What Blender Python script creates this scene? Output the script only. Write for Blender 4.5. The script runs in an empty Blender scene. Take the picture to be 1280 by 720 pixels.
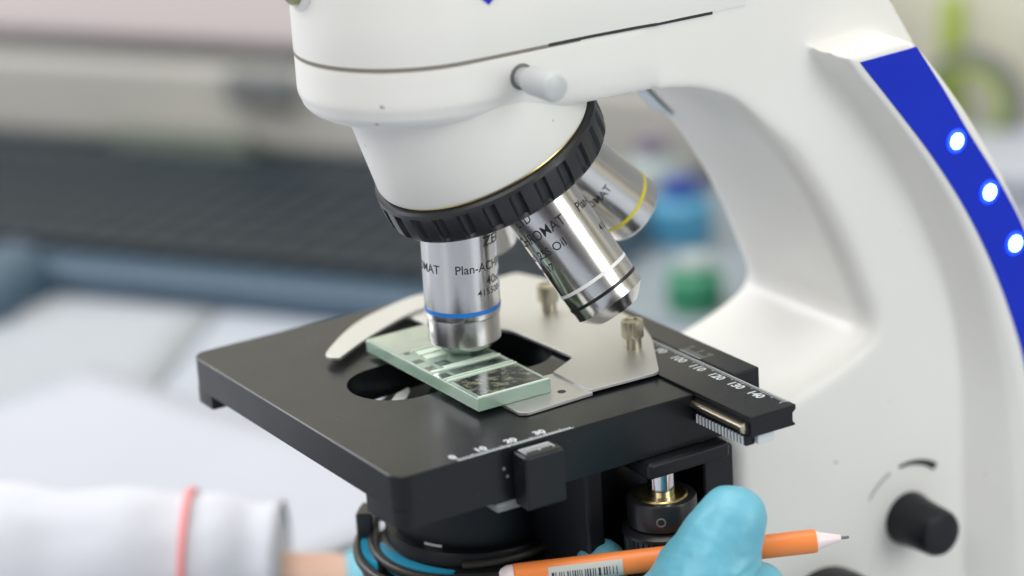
import bpy, bmesh, math, random
from mathutils import Vector, Matrix
random.seed(7)
S = 0.001                      # all coordinates below are millimetres
PI = math.pi
sc = bpy.context.scene
COL = sc.collection

# ------------------------------------------------------------------ camera
cd = bpy.data.cameras.new('camera'); cam = bpy.data.objects.new('camera', cd); COL.objects.link(cam)
CP = Vector((684.793, -390.276, 291.157))
right = Vector((0.5279002, 0.8473356, -0.0578258))
down = Vector((0.2436206, -0.2162996, -0.9454435))
fwd = Vector((-0.8136156, 0.4850123, -0.3206130))
m = Matrix((right, -down, -fwd)).transposed().to_4x4(); m.translation = CP * S
cam.matrix_world = m
cd.sensor_width = 36; cd.lens = 3400 / 1280 * 36
cd.clip_start = 0.05; cd.clip_end = 50
cd.dof.use_dof = True; cd.dof.focus_distance = 0.809; cd.dof.aperture_fstop = 4.9
sc.camera = cam

# ------------------------------------------------------------------ world and lamps
w = bpy.data.worlds.new('World'); sc.world = w; w.use_nodes = True
nt = w.node_tree; bgn = nt.nodes['Background']
# made-up bands of bright and dark all round, shaped to stripe the chrome
tc = nt.nodes.new('ShaderNodeTexCoord'); gr = nt.nodes.new('ShaderNodeTexGradient'); gr.gradient_type = 'RADIAL'
nz = nt.nodes.new('ShaderNodeTexNoise'); nz.inputs['Scale'].default_value = 3.0; nz.inputs['Detail'].default_value = 2.0
mx = nt.nodes.new('ShaderNodeMix'); mx.data_type = 'VECTOR'; mx.inputs['Factor'].default_value = 0.10
rp = nt.nodes.new('ShaderNodeValToRGB'); cr = rp.color_ramp
stops = [(-180, (.55, .56, .60)), (-165, (.75, .74, .76)), (-140, (.60, .58, .60)), (-118, (.30, .28, .30)), (-100, (.62, .60, .60)), (-82, (.20, .20, .22)), (-66, (.45, .40, .42)),
         (-48, (.16, .14, .15)), (-30, (.24, .22, .23)), (-14, (.10, .10, .12)), (4, (.50, .48, .46)), (14, (.92, .88, .76)), (50, (.95, .90, .72)), (60, (.14, .16, .15)), (74, (.06, .08, .08)),
         (84, (.80, .80, .66)), (104, (.9, .9, .82)), (112, (.16, .20, .20)), (136, (.30, .32, .34)), (160, (.55, .56, .60)), (180, (.55, .56, .60))]
while len(cr.elements) > 1: cr.elements.remove(cr.elements[-1])
for k, (a, c) in enumerate(stops):
    e = cr.elements[0] if k == 0 else cr.elements.new((a + 180) / 360)
    e.position = (a + 180) / 360; e.color = (*c, 1)
nt.links.new(tc.outputs['Generated'], nz.inputs['Vector'])
nt.links.new(tc.outputs['Generated'], mx.inputs['A']); nt.links.new(nz.outputs['Color'], mx.inputs['B'])
nt.links.new(mx.outputs['Result'], gr.inputs['Vector']); nt.links.new(gr.outputs['Fac'], rp.inputs['Fac'])
nt.links.new(rp.outputs['Color'], bgn.inputs['Color']); bgn.inputs['Strength'].default_value = 0.60

def area(name, loc, target, sx, sy, power, color):
    l = bpy.data.lights.new(name, 'AREA'); l.shape = 'RECTANGLE'; l.size = sx; l.size_y = sy
    l.energy = power; l.color = color
    o = bpy.data.objects.new(name, l); COL.objects.link(o); o.location = loc
    o.rotation_euler = (Vector(target) - Vector(loc)).to_track_quat('-Z', 'Y').to_euler()
    return o
area('ceiling_light', (-0.1, -0.1, 1.6), (0, 0, 0), 1.6, 1.2, 21, (1.0, 0.98, 0.945))
area('window_light', (1.3, 0.55, 0.55), (0, 0.05, 0.0), 0.7, 1.1, 8.0, (0.93, 0.97, 1.0))
area('chrome_streak_light', (0.35, -1.35, 0.5), (0, 0, 0.0), 0.5, 1.2, 2.2, (1.0, 0.96, 0.88))  # unseen lamp added for bright streaks on the chrome
area('ledge_fill_light', (-1.15, -0.62, 0.80), (0, 0.1, 0.0), 0.9, 0.8, 15, (0.97, 0.98, 1.0))  # unseen lamp added to brighten the ledge of the stand
area('front_fill_light', (0.75, -1.15, 1.25), (0, 0.08, 0.0), 1.1, 0.8, 7.5, (1.0, 0.98, 0.95))  # unseen fill lamp added above the camera
area('desk_light', (-1.0, 0.5, 1.3), (-0.6, 0.2, -0.15), 1.0, 0.8, 10, (0.97, 0.98, 1.0))

sc.view_settings.view_transform = 'Standard'; sc.view_settings.look = 'None'
sc.view_settings.exposure = 0.16; sc.view_settings.gamma = 1.0

# ------------------------------------------------------------------ materials
def mat(name, color, rough=0.5, metal=0.0, bump=0.0, bscale=400, var=0.0, vscale=60, rvar=0.0, dust=None, dscale=300, dpos=0.7, **kw):
    mt = bpy.data.materials.new(name); mt.use_nodes = True
    n = mt.node_tree; b = n.nodes['Principled BSDF']; L = n.links
    b.inputs['Base Color'].default_value = (*color, 1); b.inputs['Roughness'].default_value = rough
    b.inputs['Metallic'].default_value = metal
    for k, v in kw.items():
        key = {'trans': 'Transmission Weight', 'ior': 'IOR', 'coat': 'Coat Weight', 'sss': 'Subsurface Weight', 'spec': 'Specular IOR Level',
               'estr': 'Emission Strength', 'ecol': 'Emission Color', 'aniso': 'Anisotropic', 'sheen': 'Sheen Weight', 'sssr': 'Subsurface Scale'}[k]
        b.inputs[key].default_value = (*v, 1) if k == 'ecol' else v
    if var or bump or rvar:
        t = n.nodes.new('ShaderNodeTexCoord')
    if var:
        z = n.nodes.new('ShaderNodeTexNoise'); z.inputs['Scale'].default_value = vscale; z.inputs['Detail'].default_value = 4
        r = n.nodes.new('ShaderNodeValToRGB')
        r.color_ramp.elements[0].position = 0.3; r.color_ramp.elements[1].position = 0.7
        r.color_ramp.elements[0].color = (*[c * (1 - var) for c in color], 1)
        r.color_ramp.elements[1].color = (*[min(1, c * (1 + var)) for c in color], 1)
        L.new(t.outputs['Object'], z.inputs['Vector']); L.new(z.outputs['Fac'], r.inputs['Fac']); L.new(r.outputs['Color'], b.inputs['Base Color'])
    if dust:    # sparse specks of dust and tiny nicks
        t2 = n.nodes.new('ShaderNodeTexCoord'); z = n.nodes.new('ShaderNodeTexNoise'); z.inputs['Scale'].default_value = dscale; z.inputs['Detail'].default_value = 1
        r = n.nodes.new('ShaderNodeValToRGB'); r.color_ramp.elements[0].position = dpos; r.color_ramp.elements[1].position = dpos + 0.03
        mxd = n.nodes.new('ShaderNodeMix'); mxd.data_type = 'RGBA'
        L.new(t2.outputs['Object'], z.inputs['Vector']); L.new(z.outputs['Fac'], r.inputs['Fac']); L.new(r.outputs['Color'], mxd.inputs['Factor'])
        src = b.inputs['Base Color'].links[0].from_socket if b.inputs['Base Color'].links else None
        if src: L.new(src, mxd.inputs['A'])
        else: mxd.inputs['A'].default_value = (*color, 1)
        mxd.inputs['B'].default_value = (*dust, 1); L.new(mxd.outputs['Result'], b.inputs['Base Color'])
    if rvar:
        z = n.nodes.new('ShaderNodeTexNoise'); z.inputs['Scale'].default_value = vscale * 1.7; z.inputs['Detail'].default_value = 5
        mr = n.nodes.new('ShaderNodeMapRange'); mr.inputs['To Min'].default_value = rough - rvar; mr.inputs['To Max'].default_value = rough + rvar
        L.new(t.outputs['Object'], z.inputs['Vector']); L.new(z.outputs['Fac'], mr.inputs['Value']); L.new(mr.outputs['Result'], b.inputs['Roughness'])
    if bump:
        z = n.nodes.new('ShaderNodeTexNoise'); z.inputs['Scale'].default_value = bscale; z.inputs['Detail'].default_value = 3
        bp = n.nodes.new('ShaderNodeBump'); bp.inputs['Strength'].default_value = bump; bp.inputs['Distance'].default_value = 0.0004
        L.new(t.outputs['Object'], z.inputs['Vector']); L.new(z.outputs['Fac'], bp.inputs['Height']); L.new(bp.outputs['Normal'], b.inputs['Normal'])
    return mt
M = {}
M['white'] = mat('white_lacquer', (0.81, 0.805, 0.77), 0.40, bump=0.04, bscale=1400, var=0.012, vscale=25, rvar=0.05, dust=(0.42, 0.40, 0.36), dscale=330, dpos=0.80)
M['black'] = mat('black_plastic', (0.008, 0.009, 0.012), 0.42, bump=0.10, bscale=2500, rvar=0.05, spec=0.3)
M['anodised'] = mat('black_anodised_metal', (0.008, 0.009, 0.011), 0.30, bump=0.05, bscale=2200, rvar=0.07, vscale=40, spec=0.30, dust=(0.045, 0.045, 0.045), dscale=700, dpos=0.75)
M['rubber'] = mat('black_rubber', (0.016, 0.017, 0.02), 0.33, bump=0.05, bscale=1500)
M['chrome'] = mat('satin_chrome', (0.66, 0.65, 0.645), 0.19, 1.0, rvar=0.06, vscale=120, bump=0.012, bscale=1800)
M['chrome2'] = mat('polished_steel', (0.72, 0.73, 0.75), 0.13, 1.0)
M['steel'] = mat('brushed_steel_plate', (0.60, 0.60, 0.59), 0.42, 0.85, bump=0.05, bscale=1800, rvar=0.05)
M['brass'] = mat('dull_nickel', (0.46, 0.42, 0.32), 0.32, 1.0)
M['gold'] = mat('gold_brass', (0.62, 0.50, 0.22), 0.3, 1.0)
M['grey'] = mat('light_grey_plastic', (0.52, 0.55, 0.56), 0.35)
M['blue'] = mat('blue_panel', (0.004, 0.026, 0.52), 0.45, var=0.05, vscale=30, spec=0.2)
M['ring_blue'] = mat('blue_enamel', (0.02, 0.22, 0.72), 0.35)
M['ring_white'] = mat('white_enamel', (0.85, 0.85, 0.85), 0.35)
M['ring_black'] = mat('black_enamel', (0.01, 0.01, 0.012), 0.35)
M['ring_yellow'] = mat('yellow_enamel', (0.80, 0.68, 0.03), 0.35)
M['ink'] = mat('black_ink', (0.012, 0.012, 0.014), 0.5)
M['paint'] = mat('white_marking', (0.62, 0.67, 0.70), 0.5)
M['paint_grey'] = mat('grey_marking', (0.35, 0.38, 0.37), 0.5)
M['lens'] = mat('lens_glass', (0.10, 0.14, 0.2), 0.05, coat=1.0)
M['led'] = mat('lit_led', (0.6, 0.9, 1), 0.4, ecol=(0.40, 0.85, 1.0), estr=9.0)
M['halo'] = mat('led_glow', (0.02, 0.1, 0.8), 0.4, ecol=(0.0, 0.03, 1.0), estr=1.8)  # blue glow round each lamp, put in as an emissive ring
M['filter'] = mat('glove_glimpse_cyan', (0.03, 0.42, 0.68), 0.4)
M['glove'] = mat('blue_nitrile', (0.15, 0.47, 0.60), 0.40, bump=0.7, bscale=240, var=0.07, vscale=60, sss=0.25, sssr=0.006)
M['glass'] = mat('frosted_green_glass', (0.70, 0.96, 0.80), 0.22, trans=0.72, ior=1.5, var=0.05, vscale=70, coat=0.6, sss=0.2, sssr=0.003)
M['glasstop'] = mat('ground_glass_top', (0.37, 0.42, 0.345), 0.3, var=0.08, vscale=150)
M['glassline'] = mat('glass_ridge', (0.70, 0.82, 0.70), 0.35)
M['orange'] = mat('orange_plastic', (0.95, 0.27, 0.065), 0.35, sss=0.1, sssr=0.002)
M['pink'] = mat('pale_pink_plastic', (0.84, 0.72, 0.73), 0.3)
M['label'] = mat('paper_label', (0.55, 0.56, 0.53), 0.5)
M['desk'] = mat('white_desk', (0.355, 0.39, 0.445), 0.45, var=0.05, vscale=4)
M['paper'] = mat('white_paper', (0.40, 0.42, 0.475), 0.7, var=0.03, vscale=9)
M['paper2'] = mat('grey_paper', (0.325, 0.35, 0.385), 0.7, var=0.03, vscale=9)
M['wall'] = mat('cream_wall', (0.66, 0.64, 0.53), 0.8, var=0.05, vscale=3)
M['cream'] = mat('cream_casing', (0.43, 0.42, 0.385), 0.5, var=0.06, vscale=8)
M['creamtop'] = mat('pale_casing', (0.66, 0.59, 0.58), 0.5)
M['darkgrey'] = mat('dark_grey_plastic', (0.16, 0.17, 0.17), 0.5)
M['keyboard'] = mat('slate_plastic', (0.045, 0.085, 0.13), 0.4)
M['key'] = mat('dark_key', (0.004, 0.013, 0.021), 0.45)
M['cloth'] = mat('white_coat_cloth', (0.50, 0.52, 0.58), 0.9, bump=0.6, bscale=90, sheen=0.2)
M['redstripe'] = mat('red_stripe', (0.68, 0.24, 0.25), 0.8)
M['cuffshade'] = mat('grey_cuff_shadow', (0.38, 0.38, 0.42), 0.8)
M['skin'] = mat('skin', (0.58, 0.36, 0.27), 0.5, sss=0.1, sssr=0.01)
M['green'] = mat('green_plastic', (0.02, 0.20, 0.10), 0.4)
M['lime'] = mat('lime_plastic', (0.30, 0.40, 0.06), 0.4)
M['cobalt'] = mat('cobalt_plastic', (0.015, 0.05, 0.28), 0.4)
M['skyblue'] = mat('sky_blue_plastic', (0.06, 0.26, 0.42), 0.4)
M['clear'] = mat('milky_bottle', (0.36, 0.42, 0.42), 0.35)
M['maroon'] = mat('maroon_plastic', (0.20, 0.17, 0.22), 0.5)
M['greyblue'] = mat('grey_blue_tray', (0.22, 0.26, 0.29), 0.5)
M['seam'] = mat('grey_brown_seam', (0.22, 0.20, 0.16), 0.6)  # grey-brown joint line under the head
M['greyblue2'] = mat('clear_label_film', (0.50, 0.60, 0.66), 0.25)
M['cable'] = mat('dark_olive_cable', (0.030, 0.028, 0.022), 0.4)
M['cardboard'] = mat('olive_card', (0.15, 0.17, 0.14), 0.8)
M['teal'] = mat('teal_print', (0.02, 0.18, 0.20), 0.5)
M['olive'] = mat('olive_metal', (0.30, 0.31, 0.16), 0.3, 0.8)
# window of the counting chamber: a polished pit with mottled reflections painted into its colour
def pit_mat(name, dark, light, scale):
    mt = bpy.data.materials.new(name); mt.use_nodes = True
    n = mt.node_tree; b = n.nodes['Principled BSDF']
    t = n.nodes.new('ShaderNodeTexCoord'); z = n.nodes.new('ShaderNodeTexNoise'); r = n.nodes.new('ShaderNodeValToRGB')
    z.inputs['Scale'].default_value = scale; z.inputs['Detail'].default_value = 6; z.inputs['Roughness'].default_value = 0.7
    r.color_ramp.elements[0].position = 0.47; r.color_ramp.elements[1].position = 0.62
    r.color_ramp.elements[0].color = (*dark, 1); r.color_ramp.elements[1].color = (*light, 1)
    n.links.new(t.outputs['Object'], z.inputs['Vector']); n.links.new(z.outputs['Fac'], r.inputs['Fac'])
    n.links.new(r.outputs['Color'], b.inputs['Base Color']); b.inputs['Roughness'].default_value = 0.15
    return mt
M['pit'] = pit_mat('painted_reflections', (0.010, 0.016, 0.016), (0.20, 0.21, 0.14), 300)
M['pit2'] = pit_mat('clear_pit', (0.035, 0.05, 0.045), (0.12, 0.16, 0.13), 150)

# ------------------------------------------------------------------ builders
ROOTLOC = {}
def tag(o, label=None, cat=None, group=None, kind=None):
    if label: o['label'] = label
    if cat: o['category'] = cat
    if group: o['group'] = group
    if kind: o['kind'] = kind
    return o
def thing(name, loc, label, cat, group=None):
    e = bpy.data.objects.new(name, None); COL.objects.link(e); e.empty_display_size = 0.01
    e.location = Vector(loc) * S; ROOTLOC[e.name] = Vector(loc)
    return tag(e, label, cat, group)
def obj(name, bm, material, parent=None, bevel=0, seg=3, smooth=True, angle=35, origin=None, label=None, bangle=30):
    """bm in world millimetres -> ONE mesh object below parent"""
    org = ROOTLOC[parent.name] if parent is not None else Vector(origin or (0, 0, 0))
    bmesh.ops.translate(bm, verts=bm.verts, vec=-org)
    bmesh.ops.scale(bm, verts=bm.verts, vec=(S, S, S))
    bmesh.ops.recalc_face_normals(bm, faces=bm.faces)
    me = bpy.data.meshes.new(name); bm.to_mesh(me); bm.free()
    me.materials.append(material)
    o = bpy.data.objects.new(name, me); COL.objects.link(o)
    if parent is not None: o.parent = parent
    else: o.location = org * S
    ROOTLOC[o.name] = org
    if smooth:
        me.shade_smooth()
        me.set_sharp_from_angle(angle=math.radians(angle))
    if bevel:
        b = o.modifiers.new('bevel', 'BEVEL'); b.width = bevel * S; b.segments = seg; b.limit_method = 'ANGLE'; b.angle_limit = math.radians(bangle)
        b.harden_normals = True
    if label: o['label'] = label
    return o
def BM(): return bmesh.new()
def box(bm, x0, x1, y0, y1, z0, z1):
    v = [bm.verts.new((x, y, z)) for x in (x0, x1) for y in (y0, y1) for z in (z0, z1)]
    for f in ((0, 1, 3, 2), (4, 6, 7, 5), (0, 4, 5, 1), (2, 3, 7, 6), (0, 2, 6, 4), (1, 5, 7, 3)): bm.faces.new([v[i] for i in f])
    return v
def prism(bm, pts, z0, z1, ax='z'):
    def P(p, h): return (p[0], p[1], h) if ax == 'z' else ((h, p[0], p[1]) if ax == 'x' else (p[0], h, p[1]))
    a = [bm.verts.new(P(p, z0)) for p in pts]; b = [bm.verts.new(P(p, z1)) for p in pts]
    bm.faces.new(a); bm.faces.new(b[::-1]); n = len(pts)
    for i in range(n): bm.faces.new((a[i], a[(i + 1) % n], b[(i + 1) % n], b[i]))
def basis(axis, ref=None):
    a = Vector(axis).normalized()
    r = Vector(ref) if ref is not None else (Vector((0, 0, 1)) if abs(a.z) < 0.9 else Vector((1, 0, 0)))
    u = (r - a * r.dot(a)).normalized(); return a, u, a.cross(u)
def lathe(bm, prof, org, axis, seg=64, ref=None, close=True, rfun=None):
    a, u, v = basis(axis, ref); org = Vector(org); rings = []
    for r, h in prof:
        if r < 1e-6: rings.append([bm.verts.new(org + a * h)]); continue
        ring = []
        for i in range(seg):
            t = 2 * PI * i / seg; rr = r * (rfun(t, h) if rfun else 1)
            ring.append(bm.verts.new(org + a * h + (u * math.cos(t) + v * math.sin(t)) * rr))
        rings.append(ring)
    for A, B in zip(rings, rings[1:]):
        if len(A) == 1 and len(B) == 1: continue
        for i in range(seg):
            j = (i + 1) % seg
            if len(A) == 1: bm.faces.new((A[0], B[i], B[j]))
            elif len(B) == 1: bm.faces.new((A[i], B[0], A[j]))
            else: bm.faces.new((A[i], B[i], B[j], A[j]))
    if close:
        for R in (rings[0], rings[-1]):
            if len(R) > 1: bm.faces.new(R)
def tube(bm, path, r, seg=16):
    pts = [Vector(p) for p in path]; rings = []; up = None
    for i, p in enumerate(pts):
        d = (pts[min(i + 1, len(pts) - 1)] - pts[max(i - 1, 0)]).normalized()
        a, u, v = basis(d, up); up = u; rr = r[i] if isinstance(r, (list, tuple)) else r
        rings.append([bm.verts.new(p + (u * math.cos(2 * PI * k / seg) + v * math.sin(2 * PI * k / seg)) * rr) for k in range(seg)])
    for A, B in zip(rings, rings[1:]):
        for i in range(seg): bm.faces.new((A[i], B[i], B[(i + 1) % seg], A[(i + 1) % seg]))
    bm.faces.new(rings[0]); bm.faces.new(rings[-1])
def spline(pts, n=8, closed=False):
    P = [Vector(p) for p in pts]; out = []; N = len(P)
    rng = range(N if closed else N - 1)
    for i in rng:
        if closed: a, b, c, d = P[(i - 1) % N], P[i], P[(i + 1) % N], P[(i + 2) % N]
        else: a, b, c, d = P[max(i - 1, 0)], P[i], P[i + 1], P[min(i + 2, N - 1)]
        for k in range(n):
            t = k / n
            out.append(0.5 * ((2 * b) + (c - a) * t + (2 * a - 5 * b + 4 * c - d) * t * t + (3 * b - a - 3 * c + d) * t ** 3))
    if not closed: out.append(P[-1])
    return out
def rrect(x0, x1, y0, y1, r, inset=0, n=8):
    x0 += inset; x1 -= inset; y0 += inset; y1 -= inset; r = max(r - inset, 0.3); out = []
    for cx, cy, a0 in ((x1 - r, y1 - r, 0), (x0 + r, y1 - r, 90), (x0 + r, y0 + r, 180), (x1 - r, y0 + r, 270)):
        for k in range(n + 1):
            a = math.radians(a0 + 90 * k / n); out.append((cx + r * math.cos(a), cy + r * math.sin(a)))
    return out
def round_poly(pts, r, n=6):
    """round the corners of a 2D polygon; r a number or one per corner"""
    out = []; N = len(pts)
    for i in range(N):
        a, b, c = Vector(pts[i - 1]), Vector(pts[i]), Vector(pts[(i + 1) % N])
        rr = r[i] if isinstance(r, (list, tuple)) else r
        d1, d2 = (a - b), (c - b); l1, l2 = d1.length, d2.length
        if rr <= 0: out.append(tuple(b)); continue
        d1.normalize(); d2.normalize(); k = min(rr, l1 * .45, l2 * .45)
        p, q = b + d1 * k, b + d2 * k
        for j in range(n + 1):
            t = j / n; out.append(tuple(p * (1 - t) ** 2 + b * 2 * t * (1 - t) + q * t * t))
    return out
def plate_with_hole(bm, outer, hole, z0, z1, cham=0.0, outer_in=None):
    """flat plate with a hole; outer_in = slightly smaller outline used for the chamfered top"""
    def loop(pts, z): return [bm.verts.new((p[0], p[1], z)) for p in pts]
    def walls(A, B):
        n = len(A)
        for i in range(n): bm.faces.new((A[i], A[(i + 1) % n], B[(i + 1) % n], B[i]))
    def edges(L): return [bm.edges.get((L[i], L[(i + 1) % len(L)])) or bm.edges.new((L[i], L[(i + 1) % len(L)])) for i in range(len(L))]
    top = loop(outer_in or outer, z1); mid = loop(outer, z1 - cham) if cham else top; bot = loop(outer, z0)
    if cham: walls(mid, top)
    walls(bot, mid)
    th = loop(hole, z1) if hole else []; bh = loop(hole, z0) if hole else []
    if hole: walls(th, bh)
    bmesh.ops.triangle_fill(bm, use_beauty=True, use_dissolve=False, edges=edges(top) + (edges(th) if hole else []))
    bmesh.ops.triangle_fill(bm, use_beauty=True, use_dissolve=False, edges=edges(bot) + (edges(bh) if hole else []))
def remesh(o, voxel, smooth=6, disp=0):
    r = o.modifiers.new('remesh', 'REMESH'); r.mode = 'VOXEL'; r.voxel_size = voxel * S; r.use_smooth_shade = True
    s = o.modifiers.new('smooth', 'SMOOTH'); s.factor = 0.5; s.iterations = smooth
    if disp:
        tx = bpy.data.textures.new('wrinkle', 'CLOUDS'); tx.noise_scale = 0.009; tx.noise_depth = 2
        d = o.modifiers.new('wrinkle', 'DISPLACE'); d.texture = tx; d.strength = disp * S; d.texture_coords = 'LOCAL'; d.mid_level = 0.5
def text_bm(s, size, fit=None, bold=0.0):
    """flat lettering as a bmesh in millimetres, baseline on x, starting at 0"""
    c = bpy.data.curves.new('t', 'FONT'); c.body = s; c.size = size; c.offset = bold; c.resolution_u = 4
    o = bpy.data.objects.new('t', c); COL.objects.link(o)
    dg = bpy.context.evaluated_depsgraph_get(); me = bpy.data.meshes.new_from_object(o.evaluated_get(dg))
    bm = BM(); bm.from_mesh(me); bpy.data.objects.remove(o); bpy.data.curves.remove(c); bpy.data.meshes.remove(me)
    xs = [v.co.x for v in bm.verts]; x0 = min(xs); wd = max(xs) - x0
    k = fit / wd if fit else 1
    for v in bm.verts: v.co.x = (v.co.x - x0) * k
    return bm, wd * k
def place_text(bm, org, xdir, ydir):
    xdir, ydir, org = Vector(xdir), Vector(ydir), Vector(org)
    for v in bm.verts: v.co = org + xdir * v.co.x + ydir * v.co.y
def capsules(bm, chain, seg=20):
    """tapered limb: [(point, radius), ...]; overlapping closed solids, merged later by remesh"""
    for (p, r) in chain:
        mt = Matrix.Translation(Vector(p)); bmesh.ops.create_icosphere(bm, subdivisions=3, radius=r, matrix=mt)
    for (p, r), (q, s) in zip(chain, chain[1:]):
        p, q = Vector(p), Vector(q); d = (q - p).length
        if d < 1e-3: continue
        k = (r - s) / d; k = max(-.9, min(.9, k)); c = math.sqrt(1 - k * k)   # tangent cone
        ax = (q - p).normalized()
        lathe(bm, [(r * c, 0 + r * k), (s * c, d + s * k)], p, ax, seg)

# ------------------------------------------------------------------ the setting
DZ = -165.0
RU = Vector((0.834, 0.552, 0)); RV = Vector((-0.552, 0.834, 0))
def bgp(u, v, z): return RU * u + RV * v + Vector((0, 0, z))
def bbox_bg(bm, u0, u1, v0, v1, z0, z1):
    vs = box(bm, u0, u1, v0, v1, z0, z1)
    for x in vs: x.co = bgp(x.co.x, x.co.y, x.co.z)
bm = BM(); bbox_bg(bm, -1800, 1500, -1100, 831, DZ - 30, DZ)
tag(obj('desk', bm, M['desk'], bevel=2), kind='structure')
bm = BM(); bbox_bg(bm, -2200, 2000, 832, 880, DZ - 200, 1300)
tag(obj('wall', bm, M['wall']), kind='structure')

# ------------------------------------------------------------------ microscope
mic = thing('microscope', (0, 120, DZ), 'white laboratory microscope with black stage and blue side panel with three lit lamps', 'microscope')
W2 = 35.5
# stand: arm + column, one casting
bm = BM()
arm_plan = [(34.2 * math.sin(math.radians(a)), -12 - 34.2 * math.cos(math.radians(a))) for a in range(-90, 91, 6)]
for i, (ins, z0, z1) in enumerate([(9, 84.6, 87.5), (6, 85.5, 90), (3.2, 86.8, 92), (1.3, 88.8, 96), (0.1, 92, 105.3)]):
    k = (34.2 - ins) / 34.2
    pl = [(x * k, -12 + (y + 12) * k) for x, y in arm_plan] + [(34.2 - ins * .25, 30), (35.5 - ins * .25, 62), (35.5, 100), (-35.5, 100), (-35.5 + ins * .25, 62), (-34.2 + ins * .25, 30)]
    prism(bm, pl, z0, z1)
inner = [(52, 84.9), (66, 82.5), (78, 77), (89.5, 65), (101, 52), (112, 35), (120, 19), (126.5, 3), (129.5, -5), (129, -9.8), (124, -13.6), (113, -17.8), (98, -22.4), (85, -26.8), (77, -30.5), (74, -36)]
back = [(205, DZ + 30), (205, -100), (199, -44), (192, -2), (183, 20), (173, 40), (164, 56), (156, 71), (149, 84), (141, 97), (131, 109), (118, 121), (102, 132), (60, 140), (52, 134)]
sp = [tuple(p) for p in spline([(*p, 0) for p in inner], 5)]
def inset_front(dist):
    pts = [Vector((p[0], p[1])) for p in sp]; out = []
    for k, p in enumerate(pts):
        t = (pts[min(k + 1, len(pts) - 1)] - pts[max(k - 1, 0)]).normalized(); nrm = Vector((-t.y, t.x))
        wgt = min(1, max(0, (k - 8) / 12))
        out.append(tuple(p + nrm * dist * wgt))
    return out
RC = 9.0
for k in range(10):
    a = math.radians(90 * k / 9); xh = W2 - RC + RC * math.sin(a); ins = RC * (1 - math.cos(a)) * .75
    fr = inset_front(ins); prism(bm, fr + [(fr[-1][0], DZ + 30)] + back, -xh, xh, 'x')
box(bm, -W2 - 10, W2 + 10, -60, 200, DZ, DZ + 30)
# the raised side fin that carries the blue panel (one on each flank)
G = [(107, 89), (113, 81), (122.4, 70), (138, 48.7), (150.8, 24.7), (160.6, 0.7), (165.5, -19.9), (167.8, -48.9), (168, -101.4), (168, -140)]
RL = [(112.0, 86.5), (117, 79.5), (126.5, 68.5), (142.5, 48.0), (155.5, 29.0), (166, 9), (174.0, -12), (183, -46), (188, -100), (190, -140)]
RR = [(134.5, 87.0), (138.8, 85.0), (149, 71.0), (158.5, 56.0), (170, 38.0), (180.5, 19), (189, -2), (200, -44), (208, -100), (210, -140)]
BK = [(132.0, 89.0), (140, 85.0), (151.5, 72.5), (162.5, 58.5), (173.5, 41.0), (184.5, 21), (194, 0), (205, -44), (213, -100), (215, -140)]
def fin(bm, side):
    XS = 50 * side; X0 = 33 * side; XB = 44 * side
    rows = [spline([(x, *p) for p in c], 6) for c, x in ((G, X0), ([(a[0] * .94 + b[0] * .06, a[1] * .94 + b[1] * .06) for a, b in zip(G, RL)], 36.4 * side),
            ([(a[0] * .3 + b[0] * .7, a[1] * .3 + b[1] * .7) for a, b in zip(G, RL)], 47.2 * side), (RL, XS), (RR, XS), ([(a[0] * .4 + b[0] * .6, a[1] * .4 + b[1] * .6) for a, b in zip(RR, BK)], 48.6 * side), (BK, XB), (BK, X0))]
    rows.append(spline([((side * 10), *p) for p in BK], 6)); rows.append(spline([((side * 10), *p) for p in G], 6))
    V = [[bm.verts.new(p) for p in r] for r in rows]
    for A, B in zip(V, V[1:] + V[:1]):
        for i in range(len(A) - 1): bm.faces.new((A[i], A[i + 1], B[i + 1], B[i]))
    bm.faces.new([r[0] for r in V]); bm.faces.new([r[-1] for r in V][::-1])
fin(bm, 1); fin(bm, -1)
stand = obj('stand', bm, M['white'], mic, smooth=True, angle=180)
remesh(stand, 0.85, 18)
# blue panel with its lamps, inset in the fin
bm = BM()
pL = [(116.2, 84.4), (119.5, 80.2), (127.3, 70.6), (142.7, 51.0), (155.7, 32.0), (166, 13.5), (175.5, -8.0), (183.5, -33), (189, -70)]
pR = [(138.3, 85.3), (139.6, 83.4), (149.3, 69.3), (159.2, 53.8), (170.6, 37.0), (181, 19.5), (190.5, -2), (198.5, -30), (203.5, -70)]
A = spline([(0, *p) for p in pL], 6); B = spline([(0, *p) for p in pR], 6)
poly = [(p.y, p.z) for p in A] + [(p.y, p.z) for p in B[::-1]]
prism(bm, poly, 47, 50.35, 'x')
panel = obj('blue_panel', bm, M['blue'], mic, bevel=0.25, seg=2)
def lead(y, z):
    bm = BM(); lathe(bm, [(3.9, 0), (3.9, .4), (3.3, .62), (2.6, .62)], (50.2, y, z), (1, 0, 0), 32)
    h = obj('lamp_glow_ring', bm, M['halo'], panel)
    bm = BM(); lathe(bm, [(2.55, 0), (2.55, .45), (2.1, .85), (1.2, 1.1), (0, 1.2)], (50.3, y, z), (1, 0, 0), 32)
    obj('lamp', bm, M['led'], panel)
for y, z in ((153.8, 52.2), (167.3, 32.6), (178.2, 13.0), (187.5, -8)): lead(y, z)

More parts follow.
